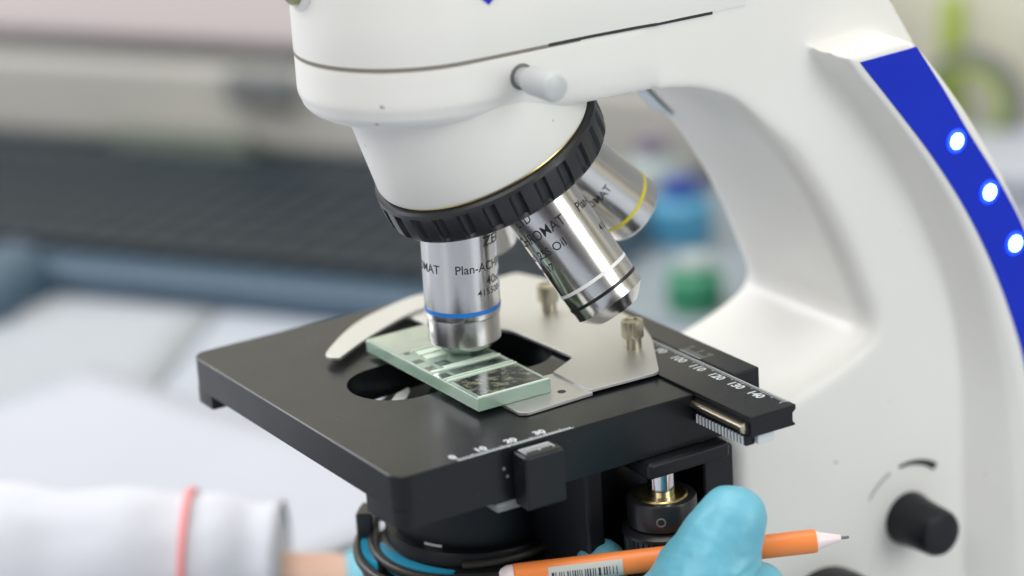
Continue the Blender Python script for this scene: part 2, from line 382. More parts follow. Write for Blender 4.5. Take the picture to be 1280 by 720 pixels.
# upper head
bm = BM()
def headplan(k, yb): return [(x * k, -12 + (y + 12) * k) for x, y in arm_plan] + [(34.3 * k, 30), (35.0 * k, 45), (35.85 * k, 52), (35.85 * k, yb), (-35.85 * k, yb), (-35.85 * k, 52), (-34.3 * k, 30)]
layers = [(0.998, 105.3), (1.0, 105.6), (1.0, 118), (0.985, 135), (0.96, 152)]
L0 = [[bm.verts.new((x, y, z)) for x, y in headplan(k, 84)] for k, z in layers]
for A, B in zip(L0, L0[1:]):
    n = len(A)
    for i in range(n): bm.faces.new((A[i], A[(i + 1) % n], B[(i + 1) % n], B[i]))
bm.faces.new(L0[0][::-1]); bm.faces.new(L0[-1])
head = obj('head', bm, M['white'], mic, angle=40)
bm = BM(); prism(bm, [(x * .9985, -12 + (y + 12) * .9985) for x, y in arm_plan] + [(34.1, 26), (-34.1, 26)], 104.2, 105.6)
obj('head_seam', bm, M['seam'], mic)
bm = BM(); prism(bm, [(33, 14), (34.25, 15), (34.32, 30), (35.0, 45), (35.8, 51.5), (35.85, 72), (33, 72)], 104.6, 105.5)
obj('head_gap', bm, M['ink'], mic)
bm = BM(); lathe(bm, [(8.6, -6), (8.6, 1.0), (7.6, 2.0), (0, 2.0)], (-3, -44.6, 127.6), (-0.08, -1, 0.03), 40)
hs = obj('clamp_surround', bm, M['white'], mic, angle=40)
bm = BM(); lathe(bm, [(6.3, 0), (6.3, 3.4), (5.7, 4.0), (0, 3.8)], (-3, -44.6, 127.6), (-0.08, -1, 0.03), 40)
obj('clamp_screw', bm, M['olive'], mic, angle=40)
bm = BM(); prism(bm, [(-4.4, 120.2), (2.5, 126.5), (2.5, 138), (-13, 138), (-13, 128)], 33.0, 34.5, 'x')
obj('emblem', bm, M['blue'], mic)
# small release pin on the flank
bm = BM()
lathe(bm, [(2.9, -3), (2.9, 2.2), (3.0, 2.4), (4.1, 5.5), (4.25, 7), (4.25, 17.4), (3.9, 18.2), (3.2, 18.6), (0, 18.6)], (34, 5.2, 97.4), (1, 0, 0), 40)
obj('release_pin', bm, M['grey'], mic, angle=40)
bm = BM(); lathe(bm, [(3.9, -2), (3.9, .45), (3.0, .6)], (34, 5.2, 97.4), (1, 0, 0), 40)
obj('pin_socket', bm, M['darkgrey'], mic, angle=40)

# turret
be = math.radians(24); NA = Vector((0, math.sin(be), -math.cos(be))); AP = Vector((0, 0, 94.0))
bm = BM(); lathe(bm, [(31.6, -22), (32.4, -5), (33.6, 10), (34.8, 24.6), (34.5, 25.7), (33.4, 26.4), (0, 26.4)], AP, NA, 120, close=False)
bmesh.ops.bisect_plane(bm, geom=bm.verts[:] + bm.edges[:] + bm.faces[:], plane_co=(0, 0, 94), plane_no=(0, 0, 1), clear_outer=True)
obj('turret_housing', bm, M['white'], mic, angle=40)
bm = BM(); lathe(bm, [(33.4, 24), (34.0, 26.9), (34.2, 27.3), (33, 27.4)], AP, NA, 120, close=False)
obj('turret_trim', bm, M['gold'], mic, angle=40)
NG = 27
def grip(t, h):
    if h < 28.6 or h > 36.8: return 1
    x = (t * NG / (2 * PI)) % 1.0
    d = abs(x - 0.5) * 2           # 0 mid groove
    g = max(0, 1 - (d / 0.50) ** 2) if d < 0.50 else 0
    return 1 - 0.055 * math.sqrt(g)
bm = BM(); lathe(bm, [(32, 26.4), (35.4, 26.6), (36.2, 27.3), (36.4, 28.4), (36.4, 29.4), (36.4, 33), (36.2, 35.6), (36.0, 36.7), (35.2, 37.7), (30, 38.3), (12, 37.6), (0, 37.6)], AP, NA, NG * 16, close=False, rfun=grip)
obj('turret_grip', bm, M['rubber'], mic, angle=28)

camdir = -fwd
def objective(k, kind):
    d = Vector((0, 0, -1)); q = Matrix.Rotation(math.radians(-90 * k), 3, NA); d = (q @ d).normalized()
    R = 11.7
    if kind == '40':
        prof = [(R, 36), (R, 73.0), (R, 74.6), (R - .15, 76), (11.1, 76.4), (11.25, 84.2), (10.6, 85.2), (9.1, 86.4), (8.4, 86.9), (6.3, 87.1), (5.6, 87.9), (3.4, 88.1), (3.4, 87.9), (0, 87.7)]
        rings = [('blue', 72.9, 74.3)]
    elif kind == '100':
        prof = [(R, 36), (R, 81.8), (11.55, 82.2), (11.55, 84.6), (11.0, 85.1), (9.6, 86.6), (8.1, 88.0), (7.2, 88.7), (6.8, 88.4), (3.2, 88.9), (0, 88.7)]
        rings = [('white', 75.0, 76.0), ('black', 80.1, 81.1)]
    elif kind == '10':
        prof = [(R, 36), (R, 84.0), (11.2, 84.8), (9.4, 85.4), (9.1, 86.3), (6.5, 86.6), (6.2, 85.6), (0, 85.2)]
        rings = [('yellow', 77.5, 78.8)]
    else:
        prof = [(R, 36), (R, 60), (10, 62), (10, 78), (8, 80), (0, 80)]
        rings = [('red', 56, 57)]
    bm = BM(); lathe(bm, prof, AP, d, 96, close=False)
    o = obj('objective', bm, M['chrome'], mic, angle=25)
    o['label'] = {'40': 'upright chrome objective with a blue ring over the glass chamber', '100': 'tilted chrome objective with a white and a black ring', '10': 'rear chrome objective with a yellow ring', '4': 'short chrome objective behind the upright one'}[kind]
    for c, a, b in rings:
        bm = BM(); lathe(bm, [(R - .5, a), (R + .06, a), (R + .06, b), (R - .5, b)], AP, d, 96, close=False)
        obj('colour_ring', bm, M['ring_' + c] if 'ring_' + c in M else M['redstripe'], o, angle=25)
    if kind in ('40', '100'):
        bm = BM(); lathe(bm, [(3.2, 87.6), (3.1, 88.5), (2, 88.9 if kind == '100' else 88.45), (0, 89.1 if kind == '100' else 88.6)], AP, d, 32, close=False)
        obj('front_lens', bm, M['lens'], o, angle=60)
    # lettering wrapped round the barrel; lateral 0 faces the camera, t along the axis
    pos = AP + d * 65
    cdv = (CP - pos); cdv = (cdv - d * cdv.dot(d)).normalized(); side = cdv.cross(d)   # to the right when the tip points down
    if side.dot(right) < 0 and kind == '40': side = -side
    allb = BM(); 
    def wrap(s, size, t, start, fit=None, bold=0.0):
        b, wd = text_bm(s, size, fit, bold)
        bmesh.ops.subdivide_edges(b, edges=[e for e in b.edges if e.calc_length() > 0.9], cuts=1)
        for v in b.verts:
            ang = start + v.co.x / R; h = t - v.co.y
            v.co = AP + d * h + (cdv * math.cos(ang) + side * math.sin(ang)) * (R + .03)
        me = bpy.data.meshes.new('t'); b.to_mesh(me); b.free(); allb.from_mesh(me); bpy.data.meshes.remove(me)
    if kind == '40':
        wrap('Plan-ACHROMAT', 3.9, 60.5, -0.13, 28.5, .03); wrap('Plan-ACHROMAT', 3.9, 60.5, -3.0, 28.5, .03)
        wrap('ZEISS', 4.4, 53.0, 0.66, 13.5, .07)
        wrap('40x/0,65', 3.9, 65.2, 0.72, 14, .02); wrap('\u221e/0,17', 3.2, 69, 1.5)
        wrap('415500-1605', 3.0, 68.3, 0.42, 17, .02)
    elif kind == '100':
        wrap('LTD', 3.6, 50.5, -0.98, 6, .02)
        wrap('Plan-ACHROMAT', 4.6, 56.6, -2.32, 30.0, .015); wrap('Plan-ACHROMAT', 4.2, 56.6, 0.73, 27.0, .03)
        wrap('100x/1,25S Oil', 3.7, 62.0, -1.90, 21.5, .02)
        wrap('\u221e/0,17', 3.4, 66.6, -1.55, 9.5, .02); wrap('415500', 3.2, 65.5, 1.0, 10, .02)
    elif kind == '10':
        wrap('Plan-ACHROMAT', 4.2, 66, -1.95, 24.5, .03); wrap('10x/0,25', 3.7, 71, -1.9, 14)
    if len(allb.verts): obj('lettering', allb, M['ink'], o, smooth=False)
    else: allb.free()
objective(0, '40'); objective(1, '100'); objective(2, '10'); objective(3, '4')

# stage
bm = BM()
hole = []
for a in range(0, 181, 10): hole.append((-4 + 17.5 * math.cos(math.radians(a)), 16 + 14 * math.sin(math.radians(a))))
for a in range(180, 361, 10): hole.append((-2 + 15.5 * math.cos(math.radians(a)), -24 + 15 * math.sin(math.radians(a))))
X0, X1, Y0, Y1 = -67.6, 65.3, -62.2, 56.5
plate_with_hole(bm, rrect(X0, X1, Y0, Y1, 5.5), hole, -10.5, 0, .35, rrect(X0, X1, Y0, Y1, 5.5, .35))
stage = obj('stage', bm, M['anodised'], mic, angle=30)
bm = BM()     # lower skirt: deep along the right flank and at the front left corner
sk = round_poly([(X1, Y0), (X1, Y1), (52, Y1), (52, -50), (46, -54), (46, Y0)], [5.5, 3, 1, 3, 1, .5])
prism(bm, sk, -15.8, -10.5)
obj('stage_skirt', bm, M['anodised'], stage, angle=30)
bm = BM(); prism(bm, round_poly([(-54, Y0), (-54, -52), (X0, -46), (X0, Y0)], [.5, 1, 1, 5.5]), -15, -10.5)
obj('stage_skirt', bm, M['anodised'], stage, angle=30)
# cross bar of the mechanical stage with its scale, rod and rack
BY0, BY1 = 39.5, 55.5
bm = BM()
prism(bm, [(BY0, -1.0), (BY0, .1), (BY1 + .6, .1), (BY1 + .6, -.6), (BY1 - .6, -1.6), (BY1 - .6, -4.2), (BY1 + .2, -5), (BY1 + .2, -5.6), (BY0 + .2, -5.6), (BY0 + .2, -1.5)], 65.5, 93, 'x')
prism(bm, [(BY0, .12), (BY0, .8), (BY1 + .6, .8), (BY1 + .6, .12)], -40, 93, 'x')
bar = obj('cross_bar', bm, M['anodised'], mic, bevel=.25, seg=2)
bm = BM(); box(bm, 66.2, 92.0, BY0 - .35, BY0 + .1, -4.6, -1.3)
obj('rod_slot', bm, M['ink'], bar, smooth=False)
bm = BM(); tube(bm, [(62, BY0 - .6, -3.0), (90.5, BY0 - .6, -3.0)], 1.15); lathe(bm, [(1.6, 0), (1.6, .8), (0, 1.2)], (90.3, BY0 - .6, -3), (1, 0, 0), 20)
obj('guide_rod', bm, M['brass'], bar)
bm = BM()
box(bm, 66.2, 90.6, BY0, BY0 + 3, -8.8, -5.7)
obj('rack', bm, M['black'], bar, smooth=False)
bm = BM()
for i in range(15): box(bm, 66.5 + i * 1.6, 67.2 + i * 1.6, BY0 - .45, BY0, -8.7, -6.0)
obj('rack_teeth', bm, M['paint'], bar, smooth=False)

bm = BM(); box(bm, 66.2, 92.2, BY0 + 3.2, BY0 + 9, -8.6, -5.8)
obj('rack_rail', bm, M['paint'], bar, bevel=.2)
bm = BM()
for i in range(0, 76):
    x = 15.5 + i * .98; L = 2.5 if i % 10 == 5 else (1.9 if i % 5 == 0 else 1.25)
    box(bm, x, x + .2, BY1 - L, BY1, .8, .85)
box(bm, 14, 90, BY1 - .12, BY1 + .12, .8, .86)
obj('scale_ticks', bm, M['paint'], bar, smooth=False)
bm = BM()
for i, s in enumerate(('80', '90', '100', '110', '120', '130', '140')):
    b, wd = text_bm(s, 4.2, None, .14); place_text(b, (20.6 + i * 9.82 - wd / 2, BY1 - 5.0, .86), (1, 0, 0), (0, 1, 0))
    me = bpy.data.meshes.new('t'); b.to_mesh(me); b.free(); bm.from_mesh(me); bpy.data.meshes.remove(me)
obj('scale_numbers', bm, M['paint'], bar, smooth=False)
bm = BM(); box(bm, -50, 61.6, BY1 + 1.2, 66.3, -6.5, .9)
car = obj('carrier', bm, M['anodised'], mic, bevel=.5)
bm = BM()
for i in range(11): box(bm, 34 + i * .98, 34.25 + i * .98, BY1 + 1.2, BY1 + (4.6 if i % 5 == 0 else 3.6), .92, .97)
for s, x in (('0', 34), ('5', 39), ('10', 43.4)):
    b, wd = text_bm(s, 2.4); place_text(b, (x - wd / 2, BY1 + 4.9, .97), (1, 0, 0), (0, 1, 0))
    me = bpy.data.meshes.new('t'); b.to_mesh(me); b.free(); bm.from_mesh(me); bpy.data.meshes.remove(me)
box(bm, 33.5, 44.4, BY1 + 1.0, BY1 + 1.5, .92, .98)
obj('vernier_ticks', bm, M['paint_grey'], car, smooth=False)
# slide holder plates
up = round_poly([(-62, 57), (-43, 63), (7, 60.5), (22, 54.5), (47.3, 39.5), (46.5, 14.8), (26.5, 14.8), (19.6, 26.8), (-13.5, 25.2), (-19, 22), (-24, 8.2), (-56, 6), (-60, 25)],
                [2, 2, 3, 2, 2, .4, .3, 2.5, 2, 2, 2, 3, 3])
bm = BM(); prism(bm, up, .95, 2.0)
hold = obj('slide_holder', bm, M['steel'], mic, bevel=.15, seg=2)
bm = BM(); prism(bm, round_poly([(26, 5.5), (26, 15.5), (47.3, 15.5), (48.6, -8.2), (47.0, -10.3), (30, -10.3), (26, -6)], [.3, .3, .3, 1.5, 1.0, 1, .3]), .25, 1.3)
obj('lower_plate', bm, M['steel'], hold, bevel=.15, seg=2)
bm = BM(); lathe(bm, [(1.3, 0), (1.3, .06)], (40.8, 8.6, 1.3), (0, 0, 1), 24)
obj('pin_hole', bm, M['ink'], hold)
# sickle shaped spring finger
outer = spline([(-27.0, -33.0, 0), (-31, -32.6, 0), (-38, -26, 0), (-46, -17, 0), (-52.5, -7.5, 0), (-57, 3, 0), (-60.8, 15, 0), (-61.5, 30, 0)], 6)
innr = spline([(-51, 30, 0), (-48, 10, 0), (-41, -5, 0), (-34, -17.5, 0), (-29, -25, 0), (-25.2, -30.5, 0)], 6)
bm = BM(); prism(bm, [(p.x, p.y) for p in outer] + [(p.x, p.y) for p in innr], 2.1, 3.2)
obj('spring_finger', bm, M['steel'], hold, bevel=.2, seg=2)
def tscrew(x, y):
    bm = BM()
    def kn(t, h): return 1 - .05 * (1 if int(t * 22 / PI) % 2 else 0) if 3.4 < h < 8.6 else 1
    lathe(bm, [(2.7, 0), (2.7, 3.2), (3.4, 3.5), (3.5, 4), (3.5, 8.3), (3.3, 8.9), (2.4, 9.0), (2.0, 8.5), (0, 8.5)], (x, y, 2.0), (0, 0, 1), 88, rfun=kn)
    obj('thumb_screw', bm, M['brass'], hold, angle=40)
tscrew(24.6, 45.5); tscrew(-21.5, 43.9)
# scale along the right edge of the stage and its vernier block
bm = BM()
for i in range(0, 39):
    y = -41.3 + i * .985; L = 2.0 if i % 10 == 0 else (1.5 if i % 5 == 0 else 1.0)
    box(bm, 64.4 - L, 64.4, y, y + .34, 0, .05)
box(bm, 64.4, 64.65, -41.5, -2.6, 0, .055)
obj('edge_scale', bm, M['paint'], stage, smooth=False)
bm = BM()
for s, y in (('0', -41.6), ('10', -32.0), ('20', -22.2), ('30', -12.4)):
    b, wd = text_bm(s, 3.7, None, .16); place_text(b, (62.4, y - wd / 2, .06), (0, 1, 0), (-1, 0, 0))
    me = bpy.data.meshes.new('t'); b.to_mesh(me); b.free(); bm.from_mesh(me); bpy.data.meshes.remove(me)
obj('edge_numbers', bm, M['paint'], stage, smooth=False)
bm = BM(); box(bm, 65.4, 73.0, -24.6, -11.2, -17.6, -1.2)
vb = obj('vernier_block', bm, M['anodised'], stage, bevel=.8)
bm = BM()
for i in range(11): box(bm, 66.6, 69.4 if i % 5 else 70.3, -22.8 + i * .95, -22.45 + i * .95, -1.18, -1.12)
box(bm, 66.4, 66.9, -23, -12.8, -1.18, -1.10)
obj('block_ticks', bm, M['paint'], vb, smooth=False)
for yy, zz in ((-27.3, -6.0), (-26.3, -8.6)):
    bm = BM(); lathe(bm, [(.45, 0), (.45, .12)], (65.3, yy, zz), (1, 0, 0), 16); obj('set_screw', bm, M['steel'], stage)
bm = BM(); box(bm, 44, 66.5, -31, -11, -18.6, -16.2)
obj('block_foot', bm, M['darkgrey'], stage, bevel=.6)
# bracket under the stage, drive spindle and knob
bm = BM(); box(bm, 48, 69.5, 19.5, 49.0, -21.5, -16.2)
obj('stage_bracket', bm, M['black'], mic, bevel=1.4)
bm = BM(); box(bm, 20, 56, 6, 12, -70, -16); box(bm, -30, 47, 12.5, 61, -95, -16); box(bm, 47.5, 60, 45.5, 57, -75, -21.9)
obj('stage_carrier', bm, M['black'], mic, bevel=1.2)
bm = BM(); box(bm, -26, 26, 60, 76, -120, -30); 
obj('focus_rail', bm, M['black'], mic, bevel=1)
KX, KY = 62.0, 28.5
bm = BM(); lathe(bm, [(4.1, -32), (4.1, -21)], (KX, KY, 0), (0, 0, 1), 48); obj('drive_spindle', bm, M['chrome2'], mic)
bm = BM(); lathe(bm, [(4.0, -30.6), (4.1, -29.9), (7.4, -29.7), (7.9, -30.1), (8.0, -30.6)], (KX, KY, 0), (0, 0, 1), 64, close=False)
obj('knob_washer', bm, M['gold'], mic)
bm = BM(); lathe(bm, [(8.6, -30.2), (10.2, -30.2), (10.6, -31), (10.6, -38.5), (9.8, -39)], (KX, KY, 0), (0, 0, 1), 80, close=True)
obj('knob_collar', bm, M['rubber'], mic, angle=30)
bm = BM(); cdir = Vector((CP.x - KX, CP.y - KY - 40, 0)).normalized(); lathe(bm, [(1.5, -.3), (1.5, .25), (1.1, .35), (.9, -.2), (0, -.2)], Vector((KX, KY, -35.0)) + cdir * 10.5, cdir, 24)
obj('grub_screw', bm, M['darkgrey'], mic)
def rib(t, h): return 1 - .035 * (math.cos(t * 40) > 0.2) if h < -41.5 and h > -69 else 1
bm = BM(); lathe(bm, [(10, -39.2), (11.4, -39.6), (12.3, -40.4), (12.4, -41.4), (11.9, -41.6), (11.9, -68.9), (11.6, -69.6), (0, -69.6)], (KX, KY, 0), (0, 0, 1), 240, rfun=rib)
obj('drive_knob', bm, M['rubber'], mic, angle=30)
bm = BM(); lathe(bm, [(14.5, -70.2), (15.2, -71), (15.2, -84), (14.6, -84.6)], (KX, KY, 0), (0, 0, 1), 120, rfun=lambda t, h: 1 - .03 * (math.cos(t * 44) > .2) if -83 < h < -71 else 1)
obj('drive_knob', bm, M['rubber'], mic, angle=30)
# condenser
bm = BM(); lathe(bm, [(25.0, -17), (25.2, -30), (25.6, -44), (25.6, -50), (24.6, -52.5), (20, -53)], (0, 0, 0), (0, 0, 1), 96)
cond = obj('condenser', bm, M['black'], mic, angle=30)
bm = BM(); lathe(bm, [(31, -17), (31, -14.6), (16, -13.5), (12, -7.5), (10.4, -7.2)], (0, 0, 0), (0, 0, 1), 64); obj('top_mount', bm, M['rubber'], cond, angle=40)
bm = BM(); lathe(bm, [(10.3, -6.1), (8, -5.3), (0, -4.4)], (0, 0, 0), (0, 0, 1), 48); obj('top_lens', bm, M['lens'], cond, angle=60)
bm = BM(); prism(bm, round_poly([(-9.8, -22.3), (-14.6, -17.4), (-16.8, -11.6), (-13.4, -13.4), (-8.4, -17.6)], 1.2), -9.6, -9.0); obj('aperture_glint', bm, M['ring_white'], cond, smooth=False)  # white glint in the stage hole, put in as a solid crescent
bm = BM(); lathe(bm, [(26.5, -50.5), (28.6, -50.5), (29.0, -51.2), (29.0, -54.5), (26.5, -55)], (0, 0, 0), (0, 0, 1), 96); obj('iris_ring', bm, M['black'], cond, angle=30)
bm = BM()
for k in range(-6, 46):
    pass
def arcband(bm, r0, r1, z0, z1, a0, a1, n=40):
    pts = [(r1 * math.cos(math.radians(a0 + (a1 - a0) * i / n)), r1 * math.sin(math.radians(a0 + (a1 - a0) * i / n))) for i in range(n + 1)]
    pts += [(r0 * math.cos(math.radians(a1 - (a1 - a0) * i / n)), r0 * math.sin(math.radians(a1 - (a1 - a0) * i / n))) for i in range(n + 1)]
    prism(bm, pts, z0, z1)
bm.free()
def crescent(bm, rc, wmax, z0, z1, a0, a1, n=30):
    o_, i_ = [], []
    for k in range(n + 1):
        a = math.radians(a0 + (a1 - a0) * k / n); wd = .2 + wmax * math.sin(PI * min(1, .06 + .94 * k / n)) ** .7
        o_.append(((rc + wd / 2) * math.cos(a), (rc + wd / 2) * math.sin(a))); i_.append(((rc - wd / 2) * math.cos(a), (rc - wd / 2) * math.sin(a)))
    prism(bm, o_ + i_[::-1], z0, z1)
bm = BM(); crescent(bm, 30.6, 3.6, -60.5, -55.4, -112, -40); obj('glove_glimpse', bm, M['filter'], cond, angle=40)  # glove glimpsed between the rings, put in as cyan crescents
bm = BM(); crescent(bm, 35.8, 2.2, -62.0, -56.6, -136, -92); obj('glove_glimpse', bm, M['filter'], cond, angle=40)
bm = BM(); arcband(bm, 27, 33.5, -60.5, -55, -44, 60); obj('filter_holder', bm, M['rubber'], cond, angle=40)
bm = BM(); lathe(bm, [(26, -60.8), (36.0, -61), (37.2, -62), (37.4, -66), (36.5, -68), (30, -69), (27, -80)], (0, 0, 0), (0, 0, 1), 96)
obj('filter_holder', bm, M['rubber'], cond, angle=30)
bm = BM(); arcband(bm, 33.0, 38.4, -61, -48.5, -140, -124, 10); obj('holder_lever', bm, M['rubber'], cond, bevel=.8)
for R_, z_, rr_, a0_ in ((29.8, -52.8, 1.4, -40), (33.4, -56.0, 1.6, -132), (38.2, -58.5, 1.7, -158)):
    bm = BM(); tube(bm, [((R_ + .5 * math.sin(a * .07)) * math.cos(math.radians(a)), R_ * math.sin(math.radians(a)), z_ + 1.2 * math.sin(math.radians(a * 1.4))) for a in range(a0_, 92, 6)], rr_, 14)
    obj('cable_loop', bm, M['cable'], cond)
bm = BM(); arcband(bm, 25.4, 25.8, -50.2, -49.4, -70, -56, 10); obj('pale_arc', bm, M['paint'], cond, smooth=False)  # short pale arc low on the condenser barrel
# brightness knob with its wedge mark, focus knob below
bm = BM(); lathe(bm, [(9.2, -2), (9.3, 1), (8.9, 3), (8.4, 8), (8.0, 16), (7.3, 17.6), (5.8, 18.2), (0, 18.2)], (35.5, 144.5, -79.5), (1, 0, 0), 64)
obj('brightness_knob', bm, M['black'], mic, angle=40)
def wedge(a0, a1, w0, w1, matn, nm):
    bm = BM(); n = 24; o_, i_ = [], []
    for i in range(n + 1):
        t = i / n; a = math.radians(a0 + (a1 - a0) * t); wd = w0 + (w1 - w0) * t
        o_.append((144.5 + (19.5 + wd / 2) * math.cos(a), -79.5 + (19.5 + wd / 2) * math.sin(a))); i_.append((144.5 + (19.5 - wd / 2) * math.cos(a), -79.5 + (19.5 - wd / 2) * math.sin(a)))
    prism(bm, o_ + i_[::-1], 35.4, 35.85, 'x'); obj(nm, bm, matn, mic, smooth=False)
wedge(146, 112, .5, .9, M['paint_grey'], 'brightness_scale'); wedge(100, 52, .8, 2.6, M['ink'], 'brightness_scale')
bm = BM(); lathe(bm, [(20, -2), (20.5, 4), (20.5, 18), (19.5, 20), (0, 20)], (35.5, 108, -107.5), (1, 0, 0), 96)
obj('focus_knob', bm, M['black'], mic, angle=40)
# teal edged clear label on the inner face of the arm
def armstrip(x0, x1, z0, z1, off):
    bm = BM(); pts = [p for p in sp if z0 <= p[1] <= z1]
    g = [[bm.verts.new((x, p[0] - off, p[1] - off * .6)) for x in (x0, x1)] for p in pts]
    for a, b in zip(g, g[1:]): bm.faces.new((a[0], a[1], b[1], b[0]))
    return bm
lb = obj('clear_label', armstrip(-34, -22, 57, 71, .45), M['greyblue2'], mic)
obj('label_edge', armstrip(-22.6, -21.4, 57, 71, .6), M['teal'], lb)

# ------------------------------------------------------------------ counting chamber (thick glass slide)
ch = thing('counting_chamber', (5.3, -6.9, 1.35), 'thick green glass counting chamber lying under the upright objective', 'glass slide')
cx0, cx1, cy0, cy1, cz0, cz1 = -28.6, 39.2, -19.4, 6.0, 1.4, 5.5
bm = BM(); box(bm, cx0, cx1, cy0, cy1, cz0, cz1); obj('glass_block', bm, M['glass'], ch, bevel=.25, seg=2)
def q(bm, pts, z0, z1): prism(bm, pts, z0, z1)
bm = BM(); q(bm, [(-27.9, -18.7), (-10.0, -18.7), (-10.0, 5.4), (-27.9, 5.4)], cz1 + .01, cz1 + .05); obj('frosted_field', bm, M['glasstop'], ch, smooth=False)
bm = BM(); q(bm, [(21.9, -17.6), (38.1, -17.6), (37.2, 4.6), (21.3, 4.6)], cz1 + .01, cz1 + .06); obj('counting_field', bm, M['pit'], ch, smooth=False)
bm = BM()
for pts in ([(13.0, -13.6), (16.9, -13.6), (16.9, 4.4), (13.0, 4.4)], [(13.8, -18.4), (17.5, -18.4), (17.5, -15.3), (13.8, -15.3)], [(6.0, -18.3), (9.0, -18.3), (9.0, -15.4), (6.0, -15.4)],
            [(-1.6, -18.4), (1.4, -18.4), (1.4, -15.3), (-1.6, -15.3)], [(4.0, -13.8), (8.0, -13.8), (8.0, -9.5), (4.0, -9.5)], [(4.4, -2), (7.6, -2), (7.6, 4.6), (4.4, 4.6)], [(-9.4, -16.8), (-7.6, -16.8), (-7.6, -15.1), (-9.4, -15.1)]):
    q(bm, pts, cz1 + .01, cz1 + .05)
obj('engraved_pits', bm, M['pit2'], ch, smooth=False)
bm = BM()
for x0, x1, y0, y1 in ((20.0, 20.8, -18.8, 5.6), (38.3, 38.9, -18.9, 5.6), (18.4, 18.9, -18.8, 5.6), (10.6, 11.6, -18.8, 5.6), (-.2, .3, -14, 5.4), (-4.6, -4.1, -14, 5.4), (-9.2, -8.7, -14, 5.4)):
    box(bm, x0, x1, y0, y1, cz1 - .1, cz1 + .35)
obj('ridge', bm, M['glassline'], ch, smooth=False)
bm = BM()
for x0, x1 in ((-8.4, -5.0), (-3.8, -.6), (8.4, 10.2)): box(bm, x0, x1, -13.4, 4.8, cz1 + .01, cz1 + .05)
obj('pale_band', bm, M['glassline'], ch, smooth=False)

# ------------------------------------------------------------------ pencil
pa, pb = Vector((55.6, -24.1, -44.2)), Vector((99.2, 57.4, -40.8)); pd = (pb - pa).normalized(); pl = (pb - pa).length
pen = thing('mechanical_pencil', pa, 'orange mechanical pencil held in the right blue glove', 'pencil')
bm = BM(); lathe(bm, [(3.1, 3), (3.5, 3.4), (3.55, 40), (3.55, pl - 1), (3.4, pl)], pa, pd, 40); obj('barrel', bm, M['orange'], pen, angle=40)
bm = BM(); lathe(bm, [(1.4, -1.2), (2.4, -.6), (3.2, 1.2), (3.3, 3)], pa, pd, 40); obj('cap', bm, M['pink'], pen, angle=40)
bm = BM(); lathe(bm, [(3.0, pl), (2.6, pl + .8), (1.0, pl + 7.2), (.8, pl + 7.4)], pa, pd, 40); obj('tip_cone', bm, M['pink'], pen, angle=40)
bm = BM(); lathe(bm, [(.5, pl + 7), (.45, pl + 9.6), (.2, pl + 9.9)], pa, pd, 16); obj('lead', bm, M['darkgrey'], pen)
cdp = (CP - pa); cdp = (cdp - pd * cdp.dot(pd)).normalized(); sdp = pd.cross(cdp)
def wrapband(bm, h0, h1, a0, a1, r, n=14):
    g = [[bm.verts.new(pa + pd * h + (cdp * math.cos(a0 + (a1 - a0) * i / n) + sdp * math.sin(a0 + (a1 - a0) * i / n)) * r) for i in range(n + 1)] for h in (h0, h1)]
    for i in range(n): bm.faces.new((g[0][i], g[0][i + 1], g[1][i + 1], g[1][i]))
bm = BM(); wrapband(bm, 13, 35, -.35, 1.35, 3.60); st = obj('sticker', bm, M['label'], pen, label='pale printed sticker')
bm = BM()
hh = 14.0
while hh < 33.5:
    wdt = random.choice((.25, .4, .7, .3)); wrapband(bm, hh, hh + wdt, .15, .95, 3.63, 5); hh += wdt + random.choice((.35, .5, .8))
obj('print_bars', bm, M['ink'], st, smooth=False)

# ------------------------------------------------------------------ person: gloved hands and sleeve
per = thing('person', (60, -60, DZ), 'person in a white coat and blue gloves working at the microscope', 'person')
bm = BM()
capsules(bm, [((96.4, 29.4, -27.2), 10.3), ((95.0, 25.6, -35.0), 12.6), ((93.8, 20.6, -46.0), 16.0), ((94.0, 18.0, -64.0), 21), ((90, 6, -95), 25)])
capsules(bm, [((99, 36, -50), 8), ((100, 36, -62), 13), ((95, 14, -80), 20)])
capsules(bm, [((92, 21, -38), 7.5), ((88.0, 14.5, -46), 8.5), ((84.5, 8, -54), 9), ((84, 4, -75), 18)])
capsules(bm, [((53.6, 11.5, -51.0), 7.8), ((60.0, 6.5, -66), 8.6), ((72, 2, -84), 11), ((85, -6, -100), 17)])
capsules(bm, [((44, -10, -98), 7.6), ((54, -14, -101), 8.5), ((70, -16, -100), 10), ((86, -16, -110), 15)])
capsules(bm, [((42, -16, -98), 7.4), ((56, -24, -104), 8), ((72, -28, -112), 10), ((86, -24, -118), 14)])
capsules(bm, [((90, 6, -95), 24), ((84, -16, -108), 25), ((82, -55, -124), 24), ((84, -110, -130), 26)])
